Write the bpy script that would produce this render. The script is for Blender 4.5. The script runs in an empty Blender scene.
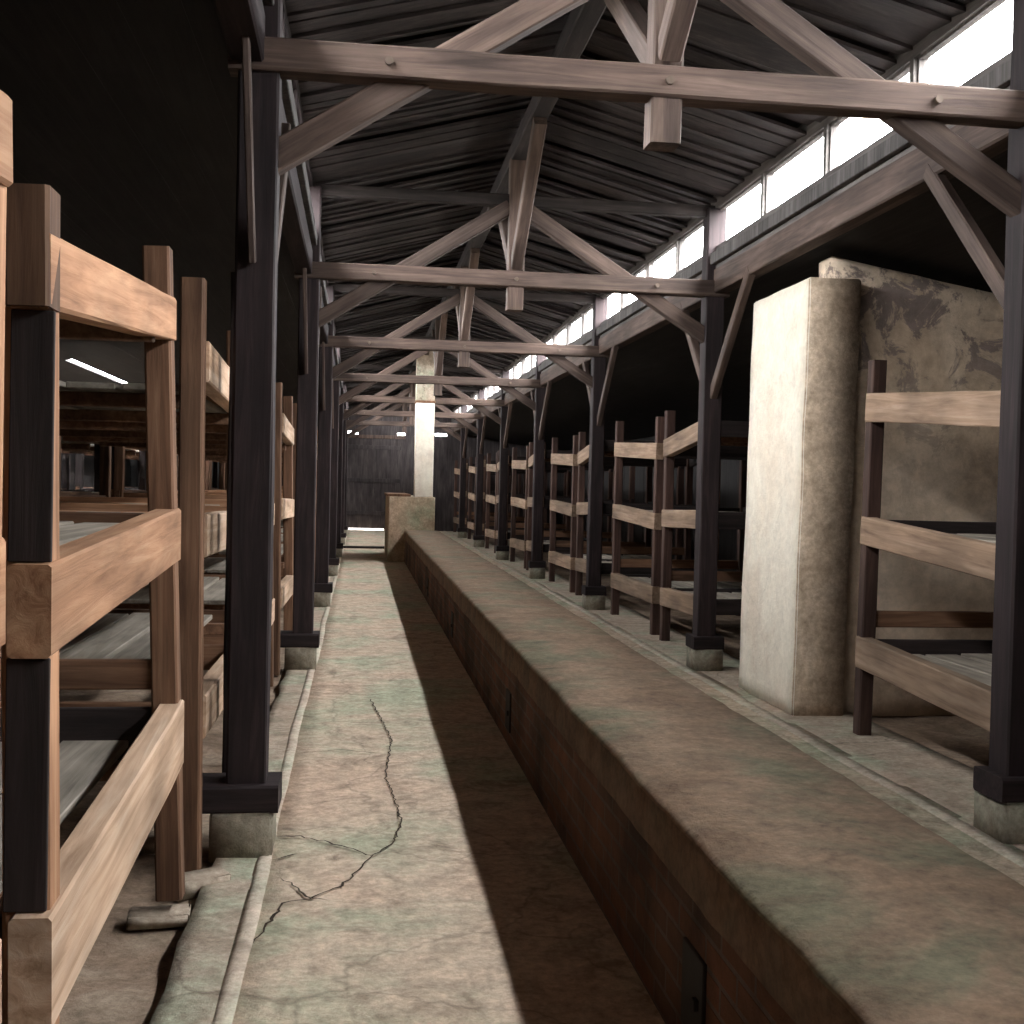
import bpy, bmesh, math, random
from mathutils import Vector, Matrix, noise
random.seed(11)
S = bpy.context.scene
COL = S.collection

# ------------------------------------------------------------------ materials
def new_mat(name):
    m = bpy.data.materials.new(name); m.use_nodes = True
    nt = m.node_tree
    b = nt.nodes['Principled BSDF']
    b.inputs['Specular IOR Level'].default_value = 0.25
    return m, nt, b
def N(nt, t, **kw):
    n = nt.nodes.new(t)
    for k, v in kw.items():
        if k in n.inputs: n.inputs[k].default_value = v
        else: setattr(n, k, v)
    return n
def L(nt, a, ao, b, bi): nt.links.new(a.outputs[ao], b.inputs[bi])
def ramp(nt, stops):
    r = nt.nodes.new('ShaderNodeValToRGB')
    el = r.color_ramp.elements
    while len(el) < len(stops): el.new(0.5)
    for e, (p, c) in zip(el, stops):
        e.position = p; e.color = (c[0], c[1], c[2], 1)
    return r
def mixc(nt, fac, a, b, mode='MIX'):
    m = nt.nodes.new('ShaderNodeMix'); m.data_type = 'RGBA'; m.blend_type = mode
    for sock, v in ((m.inputs[0], fac), (m.inputs[6], a), (m.inputs[7], b)):
        if isinstance(v, (int, float)): sock.default_value = v
        elif isinstance(v, tuple): sock.default_value = (*v, 1)
        else: nt.links.new(v, sock)
    return m.outputs[2]
def coords(nt, scale, rand=True):
    tc = N(nt, 'ShaderNodeTexCoord')
    mp = N(nt, 'ShaderNodeMapping'); mp.inputs['Scale'].default_value = scale
    if rand:
        oi = N(nt, 'ShaderNodeObjectInfo')
        mu = N(nt, 'ShaderNodeMath', operation='MULTIPLY'); mu.inputs[1].default_value = 53.0
        L(nt, oi, 'Random', mu, 0)
        ad = N(nt, 'ShaderNodeVectorMath', operation='ADD')
        L(nt, tc, 'Object', ad, 0); L(nt, mu, 0, ad, 1)
        L(nt, ad, 0, mp, 'Vector')
    else:
        L(nt, tc, 'Object', mp, 'Vector')
    return mp.outputs[0]
def noise_tex(nt, vec, scale, detail=5, rough=0.6, dist=0.0):
    n = N(nt, 'ShaderNodeTexNoise'); n.inputs['Scale'].default_value = scale
    n.inputs['Detail'].default_value = detail; n.inputs['Roughness'].default_value = rough
    n.inputs['Distortion'].default_value = dist
    nt.links.new(vec, n.inputs['Vector']); return n
def bump(nt, b, sock, strength, dist=0.01):
    bp = N(nt, 'ShaderNodeBump'); bp.inputs['Strength'].default_value = strength
    bp.inputs['Distance'].default_value = dist
    nt.links.new(sock, bp.inputs['Height']); L(nt, bp, 0, b, 'Normal')

def wood(name, dark, mid, light, rough=0.75, vary=0.35, knots=True, bmp=0.5):
    m, nt, b = new_mat(name)
    v = coords(nt, (22, 22, 1.3))
    g = noise_tex(nt, v, 1.0, 7, 0.65, 0.6)
    r = ramp(nt, [(0.28, dark), (0.5, mid), (0.72, light)]); L(nt, g, 0, r, 0)
    v2 = coords(nt, (3.0, 3.0, 1.1))
    s = noise_tex(nt, v2, 1.4, 3, 0.55)
    sr = ramp(nt, [(0.35, (1 - vary,) * 3), (0.65, (1 + vary * .5,) * 3)]); L(nt, s, 0, sr, 0)
    c = mixc(nt, 1.0, r.outputs[0], sr.outputs[0], 'MULTIPLY')
    oi = N(nt, 'ShaderNodeObjectInfo')
    rr = ramp(nt, [(0.0, (0.8, 0.8, 0.8)), (1.0, (1.15, 1.12, 1.1))]); L(nt, oi, 'Random', rr, 0)
    c = mixc(nt, 1.0, c, rr.outputs[0], 'MULTIPLY')
    nt.links.new(c, b.inputs['Base Color'])
    b.inputs['Roughness'].default_value = rough
    bump(nt, b, g.outputs[0], bmp, 0.006)
    return m

M = {}
M['tan']    = wood('wood_tan',    (0.20, .095, .047), (0.38, .205, .115), (0.51, .31, .185))
M['pale']   = wood('wood_pale',   (0.31, .195, .12), (0.51, .35, .24), (0.63, .48, .36))
M['brown']  = wood('wood_brown',  (0.07, .035, .02), (0.155, .082, .048), (0.25, .145, .088))
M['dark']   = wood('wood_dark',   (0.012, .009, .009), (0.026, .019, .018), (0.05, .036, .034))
M['beam']   = wood('wood_beam',   (0.039, .026, .021), (0.085, .058, .047), (0.142, .102, .082))
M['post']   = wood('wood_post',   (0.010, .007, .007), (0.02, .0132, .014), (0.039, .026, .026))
M['greytan'] = wood('wood_greytan', (0.13, .084, .055), (0.235, .16, .108), (0.33, .24, .175))
M['umber']  = wood('wood_umber',  (0.03, .016, .013), (0.066, .036, .028), (0.115, .068, .053))
M['gable']  = wood('wood_gable',  (0.03, .025, .025), (0.055, .046, .046), (0.09, .077, .077))
M['deck']   = wood('wood_deck',   (0.14, .12, .095), (0.25, .22, .18), (0.36, .32, .27))
M['roof']   = wood('wood_roof',   (0.012, .0095, .009), (0.027, .021, .02), (0.055, .043, .041), vary=.5)
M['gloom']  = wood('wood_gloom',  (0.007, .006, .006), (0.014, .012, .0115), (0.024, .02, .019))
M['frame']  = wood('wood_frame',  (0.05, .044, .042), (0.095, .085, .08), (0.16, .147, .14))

def concrete(name, a, b2, c2, crack=0.5, scale=0.9, stain=(.16, .115, .08), amt=.75, mott=1.0):
    m, nt, b = new_mat(name)
    v = coords(nt, (1, 1, 1), rand=False)
    n1 = noise_tex(nt, v, scale, 6, 0.62, 0.4)
    r = ramp(nt, [(0.36, a), (0.5, b2), (0.62, c2)]); L(nt, n1, 0, r, 0)
    n2 = noise_tex(nt, v, 7.0, 8, 0.7, 0.3)
    q = 1 - mott * .38; r2 = ramp(nt, [(0.3, (q, q - .02 * mott, q - .04 * mott)), (0.62, (1 + .12 * mott,) * 3)]); L(nt, n2, 0, r2, 0)
    c = mixc(nt, 1.0, r.outputs[0], r2.outputs[0], 'MULTIPLY')
    n3 = noise_tex(nt, v, 2.3, 7, 0.7, 1.2)
    r3 = ramp(nt, [(0.55, (0, 0, 0)), (0.70, (1, 1, 1))]); L(nt, n3, 0, r3, 0)
    f3 = N(nt, 'ShaderNodeMath', operation='MULTIPLY'); f3.inputs[1].default_value = amt
    L(nt, r3, 0, f3, 0)
    c = mixc(nt, f3.outputs[0], c, stain)
    # fine meandering cracks
    nd = noise_tex(nt, v, 1.6, 4, 0.6)
    mx = N(nt, 'ShaderNodeVectorMath', operation='MULTIPLY_ADD')
    nt.links.new(nd.outputs['Color'], mx.inputs[0]); mx.inputs[1].default_value = (.7, .7, .7)
    nt.links.new(v, mx.inputs[2])
    vo = N(nt, 'ShaderNodeTexVoronoi', feature='DISTANCE_TO_EDGE'); vo.inputs['Scale'].default_value = 0.75
    L(nt, mx, 0, vo, 'Vector')
    vr = ramp(nt, [(0.0, (1, 1, 1)), (0.012, (0, 0, 0))]); L(nt, vo, 'Distance', vr, 0)
    fm = N(nt, 'ShaderNodeMath', operation='MULTIPLY'); fm.inputs[1].default_value = crack
    L(nt, vr, 0, fm, 0)
    c = mixc(nt, fm.outputs[0], c, (.07, .05, .035))
    nt.links.new(c, b.inputs['Base Color'])
    b.inputs['Roughness'].default_value = 0.82
    n5 = noise_tex(nt, v, 26, 8, 0.75)
    r5 = ramp(nt, [(0.36, (1 - .26 * mott, 1 - .28 * mott, 1 - .3 * mott)), (0.62, (1 + .14 * mott,) * 3)]); L(nt, n5, 0, r5, 0)
    c = mixc(nt, 1.0, c, r5.outputs[0], 'MULTIPLY')
    nt.links.new(c, b.inputs['Base Color'])
    n4 = noise_tex(nt, v, 16, 10, 0.72)
    bump(nt, b, n4.outputs[0], 0.55, 0.02)
    return m
M['floor'] = concrete('concrete_floor', (.60, .455, .345), (.57, .47, .36), (.44, .455, .33), .35)
M['ducttop'] = concrete('duct_plaster', (.215, .14, .09), (.25, .175, .118), (.18, .162, .105), .25, 1.6, stain=(.15, .105, .068), amt=.7)
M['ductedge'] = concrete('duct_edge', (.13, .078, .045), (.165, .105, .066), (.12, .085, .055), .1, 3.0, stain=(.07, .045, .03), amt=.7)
M['stove'] = concrete('stove_plaster', (.50, .37, .26), (.52, .42, .30), (.42, .42, .29), .1, 1.3, stain=(.33, .24, .16), amt=.4)
M['pillarfront'] = concrete('tan_plaster', (.47, .355, .255), (.54, .425, .315), (.60, .48, .37), .1, 1.5, stain=(.34, .25, .175), amt=.6)
M['curb'] = concrete('concrete_curb', (.50, .41, .33), (.53, .46, .37), (.46, .45, .35), .2, 2.0, amt=.3)
M['pedestal'] = concrete('concrete_pedestal', (.24, .20, .15), (.26, .235, .18), (.22, .225, .165), .1, 3.0)
M['earth'] = concrete('trodden_earth', (.20, .14, .095), (.27, .195, .14), (.32, .25, .185), .3, 2.2, amt=.5)
M['plaster'] = concrete('whitewash', (.74, .65, .53), (.77, .71, .60), (.70, .61, .50), .1, .9, stain=(.56, .44, .33), amt=.3, mott=.3)
M['strip'] = concrete('concrete_strip', (.43, .335, .26), (.42, .35, .275), (.36, .37, .275), .5, 1.4, amt=.5)

def peeling():
    m, nt, b = new_mat('peeling_plaster')
    v = coords(nt, (1, 1, 1), rand=False)
    n1 = noise_tex(nt, v, 1.1, 5, .6, .6)
    r = ramp(nt, [(.38, (.50, .375, .265)), (.52, (.62, .485, .36)), (.68, (.70, .57, .44))]); L(nt, n1, 0, r, 0)
    n2 = noise_tex(nt, v, 3.2, 9, .72, .8)
    r2 = ramp(nt, [(.52, (0, 0, 0)), (.57, (1, 1, 1))]); L(nt, n2, 0, r2, 0)
    # the flaking sits mostly on the upper part of the wall
    tc = N(nt, 'ShaderNodeTexCoord'); sp = N(nt, 'ShaderNodeSeparateXYZ'); L(nt, tc, 'Object', sp, 0)
    mr = N(nt, 'ShaderNodeMapRange'); mr.inputs[1].default_value = 1.5; mr.inputs[2].default_value = 2.7
    L(nt, sp, 'Z', mr, 0)
    mu = N(nt, 'ShaderNodeMath', operation='MULTIPLY'); L(nt, r2, 0, mu, 0); L(nt, mr, 0, mu, 1)
    c = mixc(nt, mu.outputs[0], r.outputs[0], (.24, .185, .16))
    n5 = noise_tex(nt, v, 9, 6, .7)
    r5 = ramp(nt, [(.3, (.7, .7, .7)), (.65, (1.1, 1.1, 1.1))]); L(nt, n5, 0, r5, 0)
    c = mixc(nt, 1.0, c, r5.outputs[0], 'MULTIPLY')
    nt.links.new(c, b.inputs['Base Color']); b.inputs['Roughness'].default_value = .9
    bump(nt, b, n2.outputs[0], .7, .02)
    return m
M['peel'] = peeling()

def brick():
    m, nt, b = new_mat('old_brick')
    tc = N(nt, 'ShaderNodeTexCoord'); sp = N(nt, 'ShaderNodeSeparateXYZ'); L(nt, tc, 'Object', sp, 0)
    ad = N(nt, 'ShaderNodeMath', operation='ADD'); L(nt, sp, 'X', ad, 0); L(nt, sp, 'Y', ad, 1)
    cb = N(nt, 'ShaderNodeCombineXYZ'); L(nt, ad, 0, cb, 0); L(nt, sp, 'Z', cb, 1)
    br = N(nt, 'ShaderNodeTexBrick'); L(nt, cb, 0, br, 'Vector')
    br.inputs['Scale'].default_value = 1.0
    br.inputs['Brick Width'].default_value = .26; br.inputs['Row Height'].default_value = .082
    br.inputs['Mortar Size'].default_value = .009; br.inputs['Mortar Smooth'].default_value = .3
    br.inputs['Color1'].default_value = (.15, .068, .04, 1)
    br.inputs['Color2'].default_value = (.085, .05, .036, 1)
    br.inputs['Mortar'].default_value = (.12, .095, .08, 1)
    v = coords(nt, (1, 1, 1), rand=False)
    n = noise_tex(nt, v, 1.7, 6, .65)
    r = ramp(nt, [(.38, (.35, .33, .33)), (.62, (1.25, 1.2, 1.15))]); L(nt, n, 0, r, 0)
    c = mixc(nt, 1.0, br.outputs['Color'], r.outputs[0], 'MULTIPLY')
    nt.links.new(c, b.inputs['Base Color']); b.inputs['Roughness'].default_value = .9
    n2 = noise_tex(nt, v, 14, 8, .7)
    sb = N(nt, 'ShaderNodeMath', operation='SUBTRACT'); L(nt, n2, 0, sb, 0); L(nt, br, 'Fac', sb, 1)
    bump(nt, b, sb.outputs[0], .7, .015)
    return m
M['brick'] = brick()
def flat(name, c, rough=.8, metal=0):
    m, nt, b = new_mat(name)
    v = coords(nt, (1, 1, 1)); n = noise_tex(nt, v, 12, 5)
    r = ramp(nt, [(.3, tuple(x * .7 for x in c)), (.7, tuple(x * 1.2 for x in c))]); L(nt, n, 0, r, 0)
    L(nt, r, 0, b, 'Base Color'); b.inputs['Roughness'].default_value = rough; b.inputs['Metallic'].default_value = metal
    return m
M['crack'] = flat('crack_dirt', (.055, .04, .028), 1)
M['iron'] = flat('sooty_iron', (.02, .018, .017), .7)
M['bolt'] = flat('rusty_bolt', (.12, .09, .07), .6, .4)
def glass():
    m = bpy.data.materials.new('dusty_glass'); m.use_nodes = True; nt = m.node_tree
    for n in list(nt.nodes): nt.nodes.remove(n)
    o = N(nt, 'ShaderNodeOutputMaterial'); t = N(nt, 'ShaderNodeBsdfTransparent'); g = N(nt, 'ShaderNodeBsdfGlossy')
    t.inputs['Color'].default_value = (.95, .96, .97, 1); g.inputs['Roughness'].default_value = .08
    mx = N(nt, 'ShaderNodeMixShader'); fr = N(nt, 'ShaderNodeFresnel'); fr.inputs[0].default_value = 1.3
    ge = N(nt, 'ShaderNodeNewGeometry'); iv = N(nt, 'ShaderNodeMath', operation='SUBTRACT'); iv.inputs[0].default_value = 1.0
    mu = N(nt, 'ShaderNodeMath', operation='MULTIPLY')
    L(nt, ge, 'Backfacing', iv, 1); L(nt, fr, 0, mu, 0); L(nt, iv, 0, mu, 1)
    L(nt, mu, 0, mx, 0); L(nt, t, 0, mx, 1); L(nt, g, 0, mx, 2); L(nt, mx, 0, o, 0)
    return m
M['glass'] = glass()

# ------------------------------------------------------------------ helpers
def link(o, parent=None, base=None):
    COL.objects.link(o)
    if parent is not None: o.parent = parent
    return o
def thing(name, label, cat, loc=(0, 0, 0), group=None):
    o = bpy.data.objects.new(name, None); o.empty_display_size = .1
    o.location = loc; COL.objects.link(o)
    o['label'] = label; o['category'] = cat
    if group: o['group'] = group
    return o
def tag(o, label, cat, group=None):
    o['label'] = label; o['category'] = cat
    if group: o['group'] = group
    return o
def struct(o, label=None, cat='structure'):
    o['kind'] = 'structure'
    if label: o['label'] = label
    o['category'] = cat
    return o
def mesh_obj(name, bm, mat, parent=None, matrix=None, smooth=False):
    me = bpy.data.meshes.new(name); bm.to_mesh(me); bm.free()
    me.materials.append(mat)
    if smooth:
        for p in me.polygons: p.use_smooth = True
    o = bpy.data.objects.new(name, me); COL.objects.link(o)
    if matrix is not None: o.matrix_basis = matrix
    if parent is not None: o.parent = parent
    return o
def add_box(bm, x0, x1, y0, y1, z0, z1):
    vs = [bm.verts.new((x, y, z)) for z in (z0, z1) for y in (y0, y1) for x in (x0, x1)]
    fs = [(0, 2, 3, 1), (4, 5, 7, 6), (0, 1, 5, 4), (2, 6, 7, 3), (0, 4, 6, 2), (1, 3, 7, 5)]
    return vs, [bm.faces.new([vs[i] for i in f]) for f in fs]
def box(name, x0, x1, y0, y1, z0, z1, mat, parent=None, bev=.006):
    """box in the parent's space"""
    bm = bmesh.new(); cx, cy, cz = (x0 + x1) / 2, (y0 + y1) / 2, (z0 + z1) / 2
    add_box(bm, x0 - cx, x1 - cx, y0 - cy, y1 - cy, z0 - cz, z1 - cz)
    if bev: bmesh.ops.bevel(bm, geom=bm.edges[:], offset=bev, segments=2, affect='EDGES', profile=.5)
    return mesh_obj(name, bm, mat, parent, Matrix.Translation((cx, cy, cz)))
def beam(name, p0, p1, w, h, mat, parent=None, up=(0, 0, 1), bev=.007, wob=.004, seg=.28):
    """squared timber from p0 to p1 (parent space); w sideways, h along 'up'; grain runs along local z"""
    p0, p1 = Vector(p0), Vector(p1); d = p1 - p0; ln = d.length; d.normalize()
    u = Vector(up); u = (u - d * u.dot(d))
    if u.length < 1e-4: u = Vector((0, 1, 0)) - d * d.y
    u.normalize(); x = u.cross(d)
    bm = bmesh.new()
    n = max(1, min(40, int(ln / seg))); c = bev
    prof = [(-w/2 + c, -h/2), (w/2 - c, -h/2), (w/2, -h/2 + c), (w/2, h/2 - c), (w/2 - c, h/2), (-w/2 + c, h/2), (-w/2, h/2 - c), (-w/2, -h/2 + c)]
    rings = []; ox, oy = random.uniform(0, 90), random.uniform(0, 90)
    for i in range(n + 1):
        z = ln * i / n; ring = []
        for k, (a, b) in enumerate(prof):
            q = Vector((ox + (k // 2) * 3.1, oy, z * 2.2))
            dv = noise.noise_vector(q) * wob
            ring.append(bm.verts.new((a + dv.x, b + dv.y, z)))
        rings.append(ring)
    for i in range(n):
        for k in range(8):
            bm.faces.new((rings[i][k], rings[i][(k + 1) % 8], rings[i + 1][(k + 1) % 8], rings[i + 1][k]))
    bm.faces.new(rings[0][::-1]); bm.faces.new(rings[-1])
    mt = Matrix(((x.x, u.x, d.x, p0.x), (x.y, u.y, d.y, p0.y), (x.z, u.z, d.z, p0.z), (0, 0, 0, 1)))
    return mesh_obj(name, bm, mat, parent, mt)
YGRAIN = Matrix(((1, 0, 0, 0), (0, 0, 1, 0), (0, -1, 0, 0), (0, 0, 0, 1)))   # local z -> world y, local y -> -z
XGRAIN = Matrix(((0, 0, 1, 0), (1, 0, 0, 0), (0, 1, 0, 0), (0, 0, 0, 1)))    # local z -> world x, local x -> y, local y -> z
def boards_y(name, blist, mat, parent=None, bev=.004):
    """boards along y: list of (x0,x1,y0,y1,z0,z1) in one mesh, grain along y"""
    bm = bmesh.new()
    for (x0, x1, y0, y1, z0, z1) in blist:
        add_box(bm, x0, x1, -z1, -z0, y0, y1)
    if bev: bmesh.ops.bevel(bm, geom=bm.edges[:], offset=bev, segments=1, affect='EDGES')
    return mesh_obj(name, bm, mat, parent, YGRAIN)
def copy_tree(o, parent=None):
    c = o.copy(); COL.objects.link(c); c.parent = parent
    for ch in list(o.children): copy_tree(ch, c)
    return c

# ------------------------------------------------------------------ layout (metres)
XL, XR = -0.371, 3.015            # inner faces of the two post rows
Y1, SP = 5.06, 5.02
FR = [Y1 + SP * k for k in range(7)]
YB, YE = -1.6, 40.2               # end walls; the unseen near one set close behind the camera to cut light
XO_L, XO_R = -4.1, 6.72           # outer walls
RX = 1.31                         # ridge
TH = .17

# ------------------------------------------------------------------ ground
def grid_slab(name, x0, x1, y0, y1, z, mat, nx, ny, amp, freq, depth=.12, edge=0):
    bm = bmesh.new(); V = []
    for j in range(ny + 1):
        row = []
        for i in range(nx + 1):
            x = x0 + (x1 - x0) * i / nx; y = y0 + (y1 - y0) * j / ny
            dz = noise.noise(Vector((x * freq, y * freq, 3.3))) * amp + noise.noise(Vector((x * freq * 3.1, y * freq * 3.1, 8.3))) * amp * .4
            ex = 0
            if edge and i in (0, nx): ex = noise.noise(Vector((y * 2.3, i * 7.7, 1))) * edge
            row.append(bm.verts.new((x + ex, y, z + dz)))
        V.append(row)
    for j in range(ny):
        for i in range(nx):
            bm.faces.new((V[j][i], V[j][i + 1], V[j + 1][i + 1], V[j + 1][i]))
    # skirt
    ring = V[0][:] + [V[j][nx] for j in range(1, ny + 1)] + V[ny][nx - 1::-1] + [V[j][0] for j in range(ny - 1, 0, -1)]
    low = [bm.verts.new((v.co.x, v.co.y, z - depth)) for v in ring]
    for k in range(len(ring)):
        q = (k + 1) % len(ring)
        bm.faces.new((ring[q], ring[k], low[k], low[q]))
    return mesh_obj(name, bm, mat, None, None, True)

fl = struct(grid_slab('floor', -.40, 3.02, YB, YE, 0.0, M['floor'], 20, 220, .006, 1.1), 'worn concrete walkway floor with cracks between the bunks and the brick duct', 'floor')
struct(grid_slab('floor_strip_left', -.58, -.36, YB, YE, .0, M['strip'], 4, 220, .006, 1.4, edge=.03), 'narrow concrete strip under the posts beside the walkway', 'floor')
struct(grid_slab('floor_strip_right', 2.96, 3.62, YB, YE, .0, M['strip'], 5, 220, .006, 1.4, edge=.03), 'narrow concrete strip under the posts beyond the duct', 'floor')
struct(grid_slab('floor_earth_left', XO_L - .1, -.5, YB, YE, -.045, M['earth'], 40, 240, .03, 2.4, depth=.2), 'bumpy trodden earth floor under the bunks', 'floor')
struct(grid_slab('floor_earth_right', 3.5, XO_R + .1, YB, YE, -.045, M['earth'], 30, 200, .02, 2.4, depth=.2), 'bumpy trodden earth floor beyond the duct', 'floor')
def curb(name, xc, w, label):
    bm = bmesh.new(); prev = None; n = 300
    for i in range(n + 1):
        y = YB + (YE - YB) * i / n
        a = noise.noise(Vector((y * .8, xc, 0))) * .012; b = noise.noise(Vector((y * 3, xc, 4))) * .008
        pr = [(-w/2, -.03), (-w/2 + .006, .004), (-.01, .009), (w/2 - .008, .007), (w/2, -.03)]
        ring = [bm.verts.new((xc + px + a + b * (.5 if k else 1), y, pz + (b * .5 if 0 < k < 4 else 0))) for k, (px, pz) in enumerate(pr)]
        if prev:
            for k in range(4): bm.faces.new((prev[k + 1], prev[k], ring[k], ring[k + 1]))
        prev = ring
    o = mesh_obj(name, bm, M['curb'], None, None, True)
    return struct(o, label, 'curb')
curb('trim_1', -.37, .07, 'pale raised concrete curb between walkway and left post row')
curb('trim_2', 2.93, .10, 'pale raised concrete curb in front of the post row beyond the duct')

def crack(pts, w):
    bm = bmesh.new(); P = []
    for a, b in zip(pts[:-1], pts[1:]):
        n = max(2, int(math.hypot(b[0] - a[0], b[1] - a[1]) / .03))
        for i in range(n):
            t = i / n; x = a[0] + (b[0] - a[0]) * t; y = a[1] + (b[1] - a[1]) * t
            P.append((x + random.uniform(-.008, .008), y + random.uniform(-.012, .012)))
    P.append(pts[-1]); prev = None
    for i, (x, y) in enumerate(P):
        ww = w * (.4 + .9 * abs(noise.noise(Vector((x * 9, y * 9, 2))))) * (1 if 0 < i < len(P) - 1 else .1)
        q = P[min(i + 1, len(P) - 1)]; r = P[max(i - 1, 0)]
        d = Vector((q[0] - r[0], q[1] - r[1], 0)); d.normalize(); nn = Vector((-d.y, d.x, 0)) * ww
        z = .0085
        ring = (bm.verts.new((x + nn.x, y + nn.y, z)), bm.verts.new((x - nn.x, y - nn.y, z)))
        if prev: bm.faces.new((prev[0], prev[1], ring[1], ring[0]))
        prev = ring
    return mesh_obj('crack', bm, M['crack'], fl)
CR = [[(-.36, 5.29), (-.23, 5.28), (-.03, 5.13), (.08, 4.98), (0, 4.73), (-.04, 4.62), (-.16, 4.49), (-.25, 4.44), (-.30, 4.20), (-.33, 4.06)],
      [(.08, 4.98), (.18, 5.16), (.23, 5.46), (.21, 5.9), (.17, 6.3), (.23, 7.28), (.11, 8.64)],
      [(-.29, 4.73), (-.24, 4.66), (-.16, 4.49), (-.08, 4.46)], [(-.35, 4.95), (-.28, 5.0), (-.23, 5.03)],
      [(-.33, 6.9), (-.1, 7.0), (.15, 6.9)], [(-.33, 8.9), (.1, 8.8), (.48, 8.95)], [(-.33, 11.9), (.0, 12.1), (.48, 12.0)]]
for c in CR: crack(c, .007)

# ------------------------------------------------------------------ brick heating duct
DX0, DX1, DZ, DE = .93, 1.655, .65, 24.0
duct = thing('heating_duct', 'long low brick heating duct with plastered top running down the hall', 'heating duct', (0, 0, 0))
box('brick_body', DX0 + .012, DX1 - .012, YB + .05, DE, 0.0, .50, M['brick'], duct, 0)
bm = bmesh.new(); prev = None; n = 420
for i in range(n + 1):
    y = YB + .05 + (DE - YB - .05) * i / n
    def nz(a, f, s): return noise.noise(Vector((y * f, a, s)))
    e = nz(0, 1.3, 1) * .010 + nz(0, 5, 2) * .008 + nz(0, 15, 4) * .004
    e2 = nz(9, 1.3, 1) * .010 + nz(9, 5, 2) * .008
    lo = .478 + nz(3, 1.1, 5) * .012 + nz(3, 5, 6) * .008
    tp = [nz(k * 2.2, 1.2, 7) * .008 + nz(k * 2.2, 6, 8) * .005 for k in range(6)]
    pr = [(DX0 + .012, lo), (DX0 - .004 + e * .6, lo + .006), (DX0 + e, DZ - .022 + tp[0]), (DX0 + .018 + e, DZ - .003 + tp[0]),
          (DX0 + .2, DZ + .004 + tp[1]), (DX0 + .36, DZ + .006 + tp[2]), (DX1 - .2, DZ + .004 + tp[3]), (DX1 - .018 + e2, DZ - .003 + tp[4]),
          (DX1 + e2, DZ - .022 + tp[4]), (DX1 + .004 + e2 * .6, lo), (DX1 - .012, lo)]
    ring = [bm.verts.new((x, y, z)) for x, z in pr]
    if prev:
        for k in range(len(pr) - 1): bm.faces.new((prev[k + 1], prev[k], ring[k], ring[k + 1]))
    prev = ring
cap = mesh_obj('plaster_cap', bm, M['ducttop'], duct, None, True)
cap.data.materials.append(M['ductedge'])                  # darker brown for the side faces of the cap
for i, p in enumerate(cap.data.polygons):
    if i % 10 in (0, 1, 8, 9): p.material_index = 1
for y in (2.98, 7.0, 11.4, 15.6):
    d = box('soot_door', DX0 + .001, DX0 + .02, y, y + .2, .10, .34, M['iron'], duct, .004)
    box('latch', DX0 - .012, DX0 + .004, y + .03, y + .06, .20, .23, M['iron'], duct, .003)

st = thing('brick_stove', 'plastered brick stove block standing at the far end of the long duct', 'stove', (.60, DE, 0))
box('body', 0, .95, 0, 3.0, 0, 1.34, M['stove'], st, .02)
box('top_plate', -.03, .45, 0, 3.0, 1.34, 1.39, M['brown'], st, .008)
ch = thing('chimney', 'white plastered square chimney rising from the far stove to the roof', 'chimney', (1.31, DE + .22, 1.34))
ch_s = box('shaft', -.19, .19, -.19, .19, 0, 1.93, M['plaster'], ch, .012)
box('collar', -.205, .205, -.205, .205, 1.93, 1.98, M['brown'], ch, .01)
box('upper_shaft', -.19, .19, -.19, .19, 1.98, 3.12, M['strip'], ch, .012)

# ------------------------------------------------------------------ plastered pillar and partition
pl = thing('plastered_pillar', 'tall pale plastered pillar standing beside the curb beyond the duct', 'pillar', (3.105, 8.0, 0))
def rough_box(name, x0, x1, y0, y1, z0, z1, mat, parent, amp=.008, step=.12, taper=0, bev=.012):
    bm = bmesh.new()
    add_box(bm, x0, x1, y0, y1, z0, z1)
    bmesh.ops.bevel(bm, geom=bm.edges[:], offset=bev, segments=2, affect='EDGES')
    for ax, (a, b) in enumerate(((x0, x1), (y0, y1), (z0, z1))):
        k = int((b - a) / step)
        for i in range(1, k):
            co = [0, 0, 0]; no = [0, 0, 0]; co[ax] = a + (b - a) * i / k; no[ax] = 1
            bmesh.ops.bisect_plane(bm, geom=bm.verts[:] + bm.edges[:] + bm.faces[:], plane_co=co, plane_no=no)
    for v in bm.verts:
        v.co += noise.noise_vector(v.co * 2.1 + Vector((x0 * 9, 1, 2))) * amp + noise.noise_vector(v.co * 7.0) * amp * .4
        if taper: v.co.x += taper * (v.co.z - z0) / (z1 - z0)
    return mesh_obj(name, bm, mat, parent, None, True)
ps = rough_box('shaft', 0, .39, 0, 1.2, -.02, 3.14, M['plaster'], pl, .008, .14, .04)
ps.data.materials.append(M['pillarfront'])                       # darker tan plaster on the face towards the camera
for p in ps.data.polygons:
    if p.normal.y < -.7: p.material_index = 1
wp = rough_box('wall_partition', 3.36, 6.7, 8.14, 8.38, -.03, 3.06, M['peel'], None, .008, .16)
me = wp.data
for v in me.vertices:                                   # top follows the slope of the side roof
    t = max(0, (v.co.z - 1.5) / 1.56)
    v.co.z += t * (.265 - .168 * (v.co.x - 3.36))
struct(wp, 'stained peeling plaster partition wall behind the lone bunk', 'wall')

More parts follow.
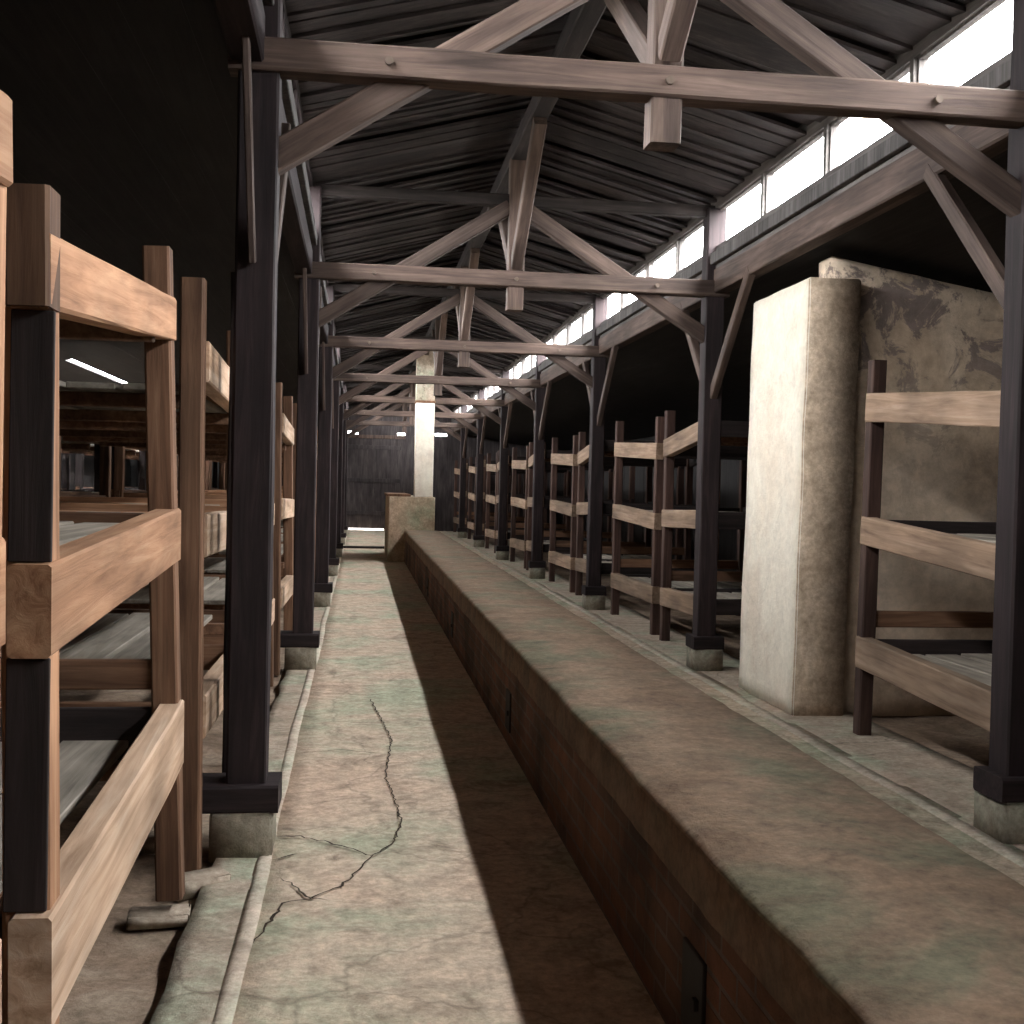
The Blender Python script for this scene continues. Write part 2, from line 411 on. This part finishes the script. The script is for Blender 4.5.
# ------------------------------------------------------------------ timber posts
def make_post(sign, k):
    """sign -1: row beside the walkway; +1: row beyond the duct"""
    y = FR[k]
    xin = XL if sign < 0 else XR
    ordn = ['first', 'second', 'third', 'fourth', 'fifth', 'sixth', 'seventh'][k]
    row = 'walkway-side row' if sign < 0 else 'row past the duct'
    lab = f'dark timber post on concrete footing, {ordn} from the camera in the {row}'
    t = thing('timber_post', lab, 'post', (xin, y, 0), 'timber posts beside the walkway' if sign < 0 else 'timber posts beyond the duct')
    s = sign
    x0, x1 = sorted((0, s * TH))
    xm = s * TH / 2
    beam('shaft', (xm, TH/2, .30), (xm, TH/2, 4.10), TH, TH, M['post'], t, (0, 1, 0), .010)
    xa, xb = sorted((-s * .055, s * .33)) if sign < 0 else sorted((-s * .045, s * .235))
    beam('base_block', (xa, TH/2, .245), (xb, TH/2, .245), .26, .115, M['post'], t, (0, 0, 1), .010)
    xa, xb = sorted((-s * .03, s * .23))
    rough_box('footing', xa, xb, -.05, .24, -.03, .19, M['pedestal'], t, .004, .1)
    xk = s * (.045 if s < 0 else .09)
    for dy in (-1, 1):
        ya = 0 if dy < 0 else TH
        if s < 0 and dy < 0:
            beam('brace', (-.095, -.02, 2.52), (-.115, -.28, 3.42), .032, .09, M['beam'], t, (0, dy, 1), .006)
            continue
        beam('knee_brace', (xk, ya - dy * .03, 2.45), (xk, ya + dy * .93, 3.40), (.06 if s < 0 else .065), .095, M['beam'], t, (0, dy, 1), .008)
    for z in (3.38,):
        bm = bmesh.new(); bmesh.ops.create_cone(bm, cap_ends=True, segments=10, radius1=.016, radius2=.016, depth=.03)
        mesh_obj('bolt', bm, M['bolt'], t, Matrix.Translation((xm, -.045, z)) @ Matrix.Rotation(math.pi / 2, 4, 'X'))
    return t
for k in range(7):
    make_post(-1, k); make_post(1, k)

# ------------------------------------------------------------------ roof trusses
def make_truss():
    t = thing('roof_truss', '', 'roof truss', (0, FR[0], 0), 'roof trusses across the hall')
    beam('tie_beam', (-.58, .035, 3.395), (3.22, .035, 3.395), .13, .14, M['beam'], t, (0, 0, 1), .010, .006)
    for s in (-1, 1):
        xe = XL - .10 if s < 0 else XR + .10
        x2 = RX + s * .06
        beam('strut', (xe, .085, 2.93), (x2, .085, 4.03), .10, .125, M['beam'], t, (0, 0, 1), .009, .005)
    beam('king_post', (RX, .06, 3.13), (RX, .06, 4.44), .14, .14, M['beam'], t, (0, 1, 0), .010)
    for dy in (-1, 1):
        beam('king_brace', (RX, .06 + dy * .07, 3.52), (RX, .06 + dy * 1.28, 4.40), .10, .12, M['beam'], t, (0, -dy, 1), .008)
    beam('collar_beam', (XL - .12, .10, 4.09), (XR + .12, .10, 4.09), .09, .10, M['roof'], t, (0, 0, 1), .008)
    for x in (XL + .46, RX, XR - .46):
        bm = bmesh.new(); bmesh.ops.create_cone(bm, cap_ends=True, segments=10, radius1=.018, radius2=.018, depth=.03)
        mesh_obj('bolt', bm, M['bolt'], t, Matrix.Translation((x, -.037, 3.39)) @ Matrix.Rotation(math.pi / 2, 4, 'X'))
    return t
tr0 = make_truss()
for k in range(7):
    t = tr0 if k == 0 else copy_tree(tr0)
    t.location = (0, FR[k], 0)
    t['label'] = 'brown timber roof truss, %s of the row counted from the camera' % ['first', 'second', 'third', 'fourth', 'fifth', 'sixth', 'seventh'][k]

tag(beam('ridge_beam', (RX, YB, 4.49), (RX, YE, 4.49), .14, .14, M['roof'], None, (0, 0, 1), .01, .006, 1.2), 'dark timber ridge beam running under the peak of the roof', 'beam')
tag(beam('eaves_beam', (XR + .13, YB, 3.46), (XR + .13, YE, 3.46), .14, .21, M['beam'], None, (0, 0, 1), .01, .006, 1.2), 'long timber beam under the bright windows above the plastered pillar', 'beam')
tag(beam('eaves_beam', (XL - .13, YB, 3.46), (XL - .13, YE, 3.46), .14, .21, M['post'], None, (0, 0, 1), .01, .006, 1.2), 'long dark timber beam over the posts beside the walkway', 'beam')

# ------------------------------------------------------------------ roof and walls
def zr(x): return 4.64 - .26 * abs(x - RX)
bm = bmesh.new(); y = YB
while y < YE:
    w = random.choice((.15, .18, .2, .24))
    for s in (-1, 1):
        xo = 1.865 if s > 0 else 1.99  # left eave lengthened to keep steep window light off the duct side
        dz = random.uniform(-.035, .015); tilt = random.uniform(-.004, .02)
        p = []
        for (yy, tt) in ((y + .004, -tilt), (y + w - .004, tilt)):
            for xx in (RX, RX + s * xo):
                for up in (0, .024):
                    p.append(bm.verts.new((xx, yy, zr(xx) + dz + tt + up)))
        a = [(0, 1, 3, 2), (4, 6, 7, 5), (0, 2, 6, 4), (1, 5, 7, 3), (0, 4, 5, 1), (2, 3, 7, 6)]
        for f in a: bm.faces.new([p[i] for i in f])
    y += w
for s in (-1, 1):                                        # tarred felt above the boards
    q = [bm.verts.new((xx, yy, zr(xx) + .07)) for xx, yy in ((RX, YB), (RX + s * (1.88 if s > 0 else 2.0), YB), (RX + s * (1.88 if s > 0 else 2.0), YE), (RX, YE))]
    q2 = [bm.verts.new(v.co + Vector((0, 0, .02))) for v in q]
    bm.faces.new(q); bm.faces.new(q2[::-1])
    for i in range(4): bm.faces.new((q[i], q[(i + 1) % 4], q2[(i + 1) % 4], q2[i]))
bmesh.ops.recalc_face_normals(bm, faces=bm.faces[:])
rot = Matrix.Rotation(0, 4, 'X')
# grain runs down the slope: store the mesh with local z along world x
bm.transform(XGRAIN.inverted())
struct(mesh_obj('ceiling', bm, M['roof'], None, XGRAIN), 'dark rough board ceiling of the raised roof', 'ceiling')

def side_roof(name, s, label):
    xs = XL - TH if s < 0 else XR + TH
    xo = XO_L if s < 0 else XO_R
    n = 17; lst = []
    bm = bmesh.new()
    wd = (abs(xo - xs) + .3) / n
    for i in range(n):
        d0 = i * wd; d1 = d0 + wd - .001
        spans = [(YB, YE)]
        if s < 0 and i == 12: spans = [(YB, 14.2), (19.6, YE)]
        if s < 0 and i == 15: spans = [(YB, 14.9), (18.6, YE)]
        def slab(a, b, ya, yb):
            p = []
            for dd in (a, b):
                x = xs + s * (dd - .06); zz = 3.44 - .17 * (dd - .06)
                for yy in (ya, yb):
                    for up in (0, .03): p.append(bm.verts.new((x, -(zz + up), yy)))
            for f in [(0, 1, 3, 2), (4, 6, 7, 5), (0, 2, 6, 4), (1, 5, 7, 3), (0, 4, 5, 1), (2, 3, 7, 6)]: bm.faces.new([p[j] for j in f])
        for ya, yb in spans: slab(d0, d1, ya, yb)
        if len(spans) == 2: slab(d0, d0 + wd * .62, spans[0][1], spans[1][0])
    bmesh.ops.recalc_face_normals(bm, faces=bm.faces[:])
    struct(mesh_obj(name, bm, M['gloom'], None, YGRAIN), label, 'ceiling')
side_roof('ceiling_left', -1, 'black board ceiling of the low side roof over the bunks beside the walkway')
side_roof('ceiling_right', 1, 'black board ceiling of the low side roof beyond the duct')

def plank_wall(name, axis, pos, th, rects, mat, label, pw=.22):
    """vertical planks; rects (a0,a1,z0,z1) along the wall axis"""
    bm = bmesh.new()
    for (a0, a1, z0, z1) in rects:
        a = a0
        while a < a1 - 1e-4:
            b = min(a + pw, a1); o = random.uniform(-.006, .006)
            if axis == 'y': add_box(bm, pos + o, pos + th + o, a, b, z0, z1)
            else: add_box(bm, a, b, pos + o, pos + th + o, z0, z1)
            a = b
    return struct(mesh_obj(name, bm, mat), label, 'wall')
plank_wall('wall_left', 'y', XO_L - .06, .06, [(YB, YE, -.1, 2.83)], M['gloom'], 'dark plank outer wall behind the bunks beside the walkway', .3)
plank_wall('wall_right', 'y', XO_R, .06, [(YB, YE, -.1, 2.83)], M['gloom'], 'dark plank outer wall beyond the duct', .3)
# gable walls: centre part with openings, sloping sides stepped by planks
def gable(name, pos, holes, label):
    bm = bmesh.new(); a = XO_L
    cuts = sorted({XO_L, XO_R, XL - TH, XR + TH} | {h[0] for h in holes} | {h[1] for h in holes})
    pts = []
    for c0, c1 in zip(cuts[:-1], cuts[1:]):
        n = max(1, round((c1 - c0) / .2))
        for i in range(n): pts.append((c0 + (c1 - c0) * i / n, c0 + (c1 - c0) * (i + 1) / n))
    for a, b in pts:
        m = (a + b) / 2
        if m < XL - TH: top = 3.46 - .17 * (XL - TH - m)
        elif m > XR + TH: top = 3.46 - .17 * (m - XR - TH)
        else: top = zr(m) + .04
        zs = [(-.1, top)]
        for h0, h1, z0, z1 in holes:
            if h0 - 1e-6 <= a and b <= h1 + 1e-6:
                new = []
                for q0, q1 in zs:
                    if z0 > q0: new.append((q0, min(z0, q1)))
                    if z1 < q1: new.append((max(z1, q0), q1))
                zs = new
        o = random.uniform(-.006, .006)
        for q0, q1 in zs:
            if q1 - q0 > .001: add_box(bm, a, b, pos + o, pos + .06 + o, q0, q1)
    return struct(mesh_obj(name, bm, M['gable']), label, 'wall')
gable('wall_back', YB - .06, [], 'unseen dark plank wall set close behind the camera to cut light')
DH = (-.52, 1.42, -.1, 3.12)
SL = [(-.50, -.08, 3.26, 3.36), (1.26, 1.52, 3.25, 3.33), (2.55, 2.95, 3.27, 3.36)]
gable('wall_front', YE, [DH] + SL, 'dark plank gable wall at the far end of the hall')
dr = thing('door_1', 'dark double plank door at the far end of the walkway', 'door', (.45, YE, 0)); dr['kind'] = 'structure'
for s in (-1, 1):
    x0, x1 = (-.99, 0) if s < 0 else (0, .99)
    lf = boards_y('leaf', [], M['dark'], dr, 0) if False else None
    bm = bmesh.new(); n = 5
    for i in range(n):
        add_box(bm, x0 + (x1 - x0) * i / n, x0 + (x1 - x0) * (i + 1) / n, .0 + .004 * (i % 2), .04, .045 if (s < 0 and i > 0) or (s > 0 and i < 2) else .0, 3.14)
    lf = mesh_obj('leaf', bm, M['gable'], dr)
    for z in (.5, 1.62, 2.75):
        box('ledge', x0 + .04, x1 - .04, -.03, 0.0, z, z + .14, M['gable'], dr, .006)
    box('handle', -.06 * 1 - .02 if s < 0 else .06, -.06 if s < 0 else .08, -.06, -.03, 1.25, 1.45, M['iron'], dr, .005)
struct(box('trim_3', -.36, .66, 28.7, 28.95, -.01, .05, M['post'], None, .01), 'dark wooden threshold lying across the walkway near the far door', 'threshold')
struct(box('trim_4', -.64, 1.54, YE - .05, YE - .002, 3.12, 3.24, M['beam'], None, .01), 'timber lintel over the far double door', 'lintel')

# clerestory walls and windows
ZS, ZH = 3.765, 4.10
WN = 1
def clerestory(s):
    global WN
    xa, xb = (XR + .075, XR + .165) if s > 0 else (XL - .165, XL - .075)
    bm = bmesh.new()
    add_box(bm, xa, xb, YB, YE, 3.44, ZS)
    add_box(bm, xa, xb, YB, YE, ZH, 4.24)
    pitch = SP / 4; y = FR[0] + TH / 2 - pitch * 5; ws = []
    add_box(bm, xa, xb, YB, y, ZS, ZH)
    while y + pitch < YE:
        add_box(bm, xa, xb, y - .025, y + .025, ZS, ZH)
        ws.append((y + .025, y + pitch - .025)); y += pitch
    add_box(bm, xa, xb, y - .03, YE, ZS, ZH)
    bm.transform(YGRAIN.inverted())
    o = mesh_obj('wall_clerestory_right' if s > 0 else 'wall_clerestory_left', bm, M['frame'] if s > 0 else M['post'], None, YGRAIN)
    struct(o, 'narrow timber wall carrying the row of high windows ' + ('above the plastered pillar' if s > 0 else 'over the walkway-side posts'), 'wall')
    # board ledge under the windows
    xo = xa - .05 if s > 0 else xb
    l = box('trim_%d' % (5 if s > 0 else 6), xo, xo + .05, YB, YE, 3.60, 3.70, M['frame'], None, .008)
    struct(l, 'thin timber ledge under the high windows', 'trim')
    for i, (y0, y1) in enumerate(ws):
        w = thing('window_%d' % WN, 'small bright high window %d along the %s' % (i + 1, 'row above the pillar' if s > 0 else 'row over the walkway posts'), 'window', ((xa + xb) / 2, y0, ZS)); w['kind'] = 'structure'
        WN += 1
        bm = bmesh.new(); ln = y1 - y0; h = ZH - ZS; f = .014
        add_box(bm, -.02, .02, 0, ln, 0, f); add_box(bm, -.02, .02, 0, ln, h - f, h)
        add_box(bm, -.02, .02, 0, f, f, h - f); add_box(bm, -.02, .02, ln - f, ln, f, h - f)
        mesh_obj('window_frame', bm, M['frame'], w)
        bm = bmesh.new(); add_box(bm, -.002, .002, f, ln - f, f, h - f)
        mesh_obj('pane', bm, M['glass'], w)
clerestory(1); clerestory(-1)

# ------------------------------------------------------------------ bunks
ORD = ['first', 'second', 'third', 'fourth', 'fifth', 'sixth', 'seventh', 'eighth', 'ninth', 'tenth', 'eleventh', 'twelfth', 'thirteenth', 'fourteenth', 'fifteenth', 'sixteenth']
def make_bunk(s, length, depth, tiers, post_mats, tops, lean, rail_mats, end_mats, deck_mat='deck', label='', group=None, foot=(0, 0), over=.03, r0=0, cat='bunk bed'):
    """front face at local x=0, bunk extends to s*depth; y from 0 (near) to length. tiers: (zc_near, zc_far, height, deck_drop)"""
    t = thing('bunk_bed', label, cat, (0, 0, 0), group)
    pw = .095
    fx = s * (pw / 2 + .005)
    for i, yy in enumerate((pw / 2 + over, length - pw / 2)):
        top = tops[i]
        beam('post', (fx, yy, foot[i]), (fx + s * lean[i], yy, top), pw, pw, M[post_mats[i]], t, (0, 1, 0), .008, .003)
        beam('post', (s * (depth - pw / 2), yy, -.02), (s * (depth - pw / 2), yy, top - .1), pw, pw, M[post_mats[i]], t, (0, 1, 0), .008, .003)
    for k, (za, zb, h, drop) in enumerate(tiers):
        la, lb = (s * lean[j] * ((za, zb)[j] / tops[j]) for j in (0, 1))
        th = .085
        beam('rail', (s * (th / 2 - .008) + la, r0, za), (s * (th / 2 - .008) + lb, length - pw * .25, zb), th, h, M[rail_mats[k]], t, (0, 0, 1), .007, .004)
        beam('rail', (s * (depth - th / 2), 0, za), (s * (depth - th / 2), length, zb), .05, h, M['dark' if s > 0 else 'brown'], t, (0, 0, 1), .007, .004)
        for yy, zz in (((pw / 2 + over, za), (length - pw / 2, zb)) if drop > 0 else ((length - pw / 2, zb),)):
            beam('end_board', (s * (pw * 1.06), yy, zz), (s * (depth - pw), yy, zz), .035, h * .8, M[end_mats[k]], t, (0, 0, 1), .006, .004)
            if k == 0 and yy > .2:
                beam('end_board', (s * (pw * 1.06), yy, zz + .22), (s * (depth - pw), yy, zz + .22), .035, .11, M['brown'], t, (0, 0, 1), .006, .004)
        # deck boards run along the bunk, gaps between, the first gap wide beside the rail
        bl = []; x = .13 if k else .19; zt = (za + zb) / 2 + drop
        while x < depth - .16:
            w = random.uniform(.19, .26); w = min(w, depth - .1 - x)
            o = random.uniform(-.006, .006)
            bl.append((min(s * x, s * (x + w)), max(s * x, s * (x + w)), .14, length - .16, zt - .028 + o, zt + o)); x += w + random.uniform(.012, .05)
        boards_y('deck', bl, M[deck_mat], t)
        for yy in (.3, length - .4):
            boards_y('bearer', [(min(s * .09, s * (depth - .06)), max(s * .09, s * (depth - .06)), yy, yy + .06, zt - .09, zt - .03)], M['brown'], t)
    return t
XF = -.62
TA = [(.563, .657, .245, .05), (1.32, 1.392, .195, .085), (2.02, 2.185, .155, .05)]
a = make_bunk(-1, 1.97, 1.9, TA, ('tan', 'brown'), (2.0, 2.44), (.03, .085), ('pale', 'tan', 'tan'), ('dark', 'brown', 'dark'),
              label='three-tier wooden bunk with bright tan rails, closest whole bunk beside the walkway', group='bunks beside the walkway', foot=(-.03, .05))
a.location = (-.612, 2.50, 0)
beam('post', (-.066, .038, 1.945), (-.07, .038, 2.19), .09, .10, M['brown'], a, (0, 1, 0), .008, .003)
for z0, z1 in ((.69, 1.22), (1.42, 1.94)):
    box('dark_board', -.105, -.018, .018, .031, z0, z1, M['dark'], a, .003)
a0 = make_bunk(-1, 2.08, 1.9, TA, ('brown', 'tan'), (2.2, 2.25), (.03, .0), ('pale', 'tan', 'tan'), ('dark', 'brown', 'dark'),
               label='wooden bunk showing little more than its tan end post, just before the closest whole bunk', group='bunks beside the walkway', foot=(-.03, -.03))
a0.location = (XF - .005, .11, 0)
TG = [(.605, .575, .18, .25), (1.365, 1.335, .18, .05), (2.09, 2.05, .17, -.08)]
gp = make_bunk(-1, 2.05, 1.9, TG, ('brown', 'brown'), (2.42, 2.45), (.02, .05), ('pale', 'pale', 'pale'), ('brown', 'tan', 'tan'),
               label='', group='bunks beside the walkway', foot=(-.03, -.03), r0=.12)
n = 2; used = False
for k in range(7):
    for off in (-.19, 2.36):
        y = FR[k] + off
        if y + 2.1 > YE: continue
        o = gp if not used else copy_tree(gp)
        first = not used; used = True
        o.location = (XF + (0 if first else random.uniform(-.03, .01)), y, 0)
        if not first: o.rotation_euler = (random.uniform(-.006, .006), random.uniform(-.004, .004), random.uniform(-.008, .008))
        o['label'] = 'three-tier wooden bunk, %s from the camera in the row beside the walkway' % ORD[n]
        n += 1
# second row against the outer wall, seen dimly through the first
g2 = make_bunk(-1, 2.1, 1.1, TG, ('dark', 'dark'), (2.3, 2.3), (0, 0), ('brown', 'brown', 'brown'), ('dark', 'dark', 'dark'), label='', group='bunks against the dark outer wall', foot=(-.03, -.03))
for i in range(7):
    o = g2 if i == 0 else copy_tree(g2)
    o.location = (-2.88, 6.3 + 2.7 * i, 0)
    o['label'] = 'dim three-tier bunk against the dark outer wall, %s from the camera behind the walkway bunks' % ORD[i]

TR = [(.462, .552, .21, .05), (1.235, 1.36, .185, .06), (2.045, 2.18, .19, .05)]
r = make_bunk(1, 1.98, 1.75, TR, ('umber', 'umber'), (2.4, 2.49), (.0, .03), ('greytan', 'greytan', 'greytan'), ('dark', 'dark', 'dark'),
              label='three-tier wooden bunk in front of the peeling plaster partition', group='bunks beyond the duct', foot=(-.03, -.03))
r.location = (3.31, 5.46, 0)
TQ = [(.44, .42, .19, .05), (1.25, 1.30, .18, .05), (2.02, 2.08, .18, .05)]
TS = [(.50, .47, .19, .05), (1.33, 1.30, .18, .05), (2.19, 2.04, .19, .05)]
q1 = make_bunk(1, 1.5, 1.75, TS, ('umber', 'umber'), (2.4, 2.44), (.0, .0), ('greytan', 'greytan', 'greytan'), ('dark', 'dark', 'dark'), label='', group='bunks beyond the duct', foot=(-.03, -.03))
q = make_bunk(1, 2.1, 1.75, TQ, ('umber', 'umber'), (2.4, 2.44), (.0, .0), ('greytan', 'greytan', 'greytan'), ('dark', 'dark', 'dark'), label='', group='bunks beyond the duct', foot=(-.03, -.03))
n = 0; seen = set()
for k in range(1, 7):
    for off, pr in ((.55, q1), (2.40, q)):
        y = FR[k] + off
        if y + 2.2 > YE: continue
        o = pr if pr not in seen else copy_tree(pr)
        seen.add(pr)
        o.location = (3.20 + random.uniform(-.01, .02), y, 0)
        o.rotation_euler = (random.uniform(-.008, .008), 0, random.uniform(-.008, .008))
        o['label'] = 'three-tier wooden bunk, %s past the plastered pillar in the row beyond the duct' % ORD[n]
        n += 1
# stall post behind the first walkway-side timber post
tag(beam('stall_post', (-.535, 5.42, -.03), (-.535, 5.42, 2.53), .11, .11, M['dark'], None, (0, 1, 0), .008), 'thin dark upright just behind the first timber post beside the walkway', 'post')
# bricks under the bunk feet
for i, (x, y, w, lab) in enumerate(((-.70, 4.40, .2, 'pale brick under the foot of the closest walkway bunk'), (-.60, 4.73, .19, 'loose brick on the earth beside the first footing'), (-.80, 5.25, .2, 'loose brick lying behind the first timber post'))):
    o = rough_box('brick', -.11, .11, -.06, .06, -.02, .075, M['strip'], None, .003, .06, 0, .006)
    o.scale = (1, 1, .8) if i else (1, 1, .5)
    o.location = (x, y, -.03 if i else -.03); o.rotation_euler = (0, 0, (.1, .5, -.3)[i]); tag(o, lab, 'brick', 'bricks on the earth')

# ------------------------------------------------------------------ daylight
w = bpy.data.worlds.new('overcast_sky'); S.world = w; w.use_nodes = True
nt = w.node_tree; bg = nt.nodes['Background']
tc = N(nt, 'ShaderNodeTexCoord'); sp = N(nt, 'ShaderNodeSeparateXYZ'); L(nt, tc, 'Generated', sp, 0)
r = ramp(nt, [(.48, (.10, .095, .085)), (.51, (.42, .42, .42)), (.72, (.78, .77, .76)), (.95, (1.2, 1.2, 1.2))])
mr = N(nt, 'ShaderNodeMapRange'); mr.inputs[1].default_value = -1; mr.inputs[2].default_value = 1
L(nt, sp, 'Z', mr, 0); L(nt, mr, 0, r, 0); L(nt, r, 0, bg, 'Color')
bg.inputs['Strength'].default_value = 10.0
for s in (1, -1):                                         # window portals guide the sky light (they emit nothing)
    for j in range(4):
        y0 = YB + j * 10.5
        ld = bpy.data.lights.new('window_portal', 'AREA'); ld.shape = 'RECTANGLE'
        ld.size = .40; ld.size_y = 10.5; ld.cycles.is_portal = True
        o = bpy.data.objects.new('window_portal', ld); COL.objects.link(o)
        o.location = ((XR + .19) if s > 0 else (XL - .19), y0 + 5.25, (ZS + ZH) / 2)
        o.rotation_euler = (0, math.pi / 2 * s, 0)

# ------------------------------------------------------------------ camera
f, yaw, pit, rol, H = 1167.5, .1304, .022, .0232, 1.6
cy, sy = math.cos(yaw), math.sin(yaw)
F = Vector((sy * math.cos(pit), cy * math.cos(pit), -math.sin(pit)))
R = Vector((cy, -sy, 0)); U = R.cross(F)
R2 = R * math.cos(rol) + U * math.sin(rol); U2 = -R * math.sin(rol) + U * math.cos(rol)
cd = bpy.data.cameras.new('camera'); cd.sensor_width = 36; cd.lens = 36 * f / 1024; cd.clip_start = .05; cd.clip_end = 200
co = bpy.data.objects.new('camera', cd); COL.objects.link(co); S.camera = co
co.matrix_world = Matrix(((R2.x, U2.x, -F.x, 0), (R2.y, U2.y, -F.y, 0), (R2.z, U2.z, -F.z, H), (0, 0, 0, 1)))

S.view_settings.view_transform = 'Standard'; S.view_settings.look = 'None'
S.view_settings.exposure = 3.55; S.view_settings.gamma = 1.0
S.view_settings.use_curve_mapping = False
S.cycles.use_denoising = True
S.cycles.max_bounces = 12; S.cycles.diffuse_bounces = 6; S.cycles.transparent_max_bounces = 16
S.cycles.sample_clamp_indirect = 20
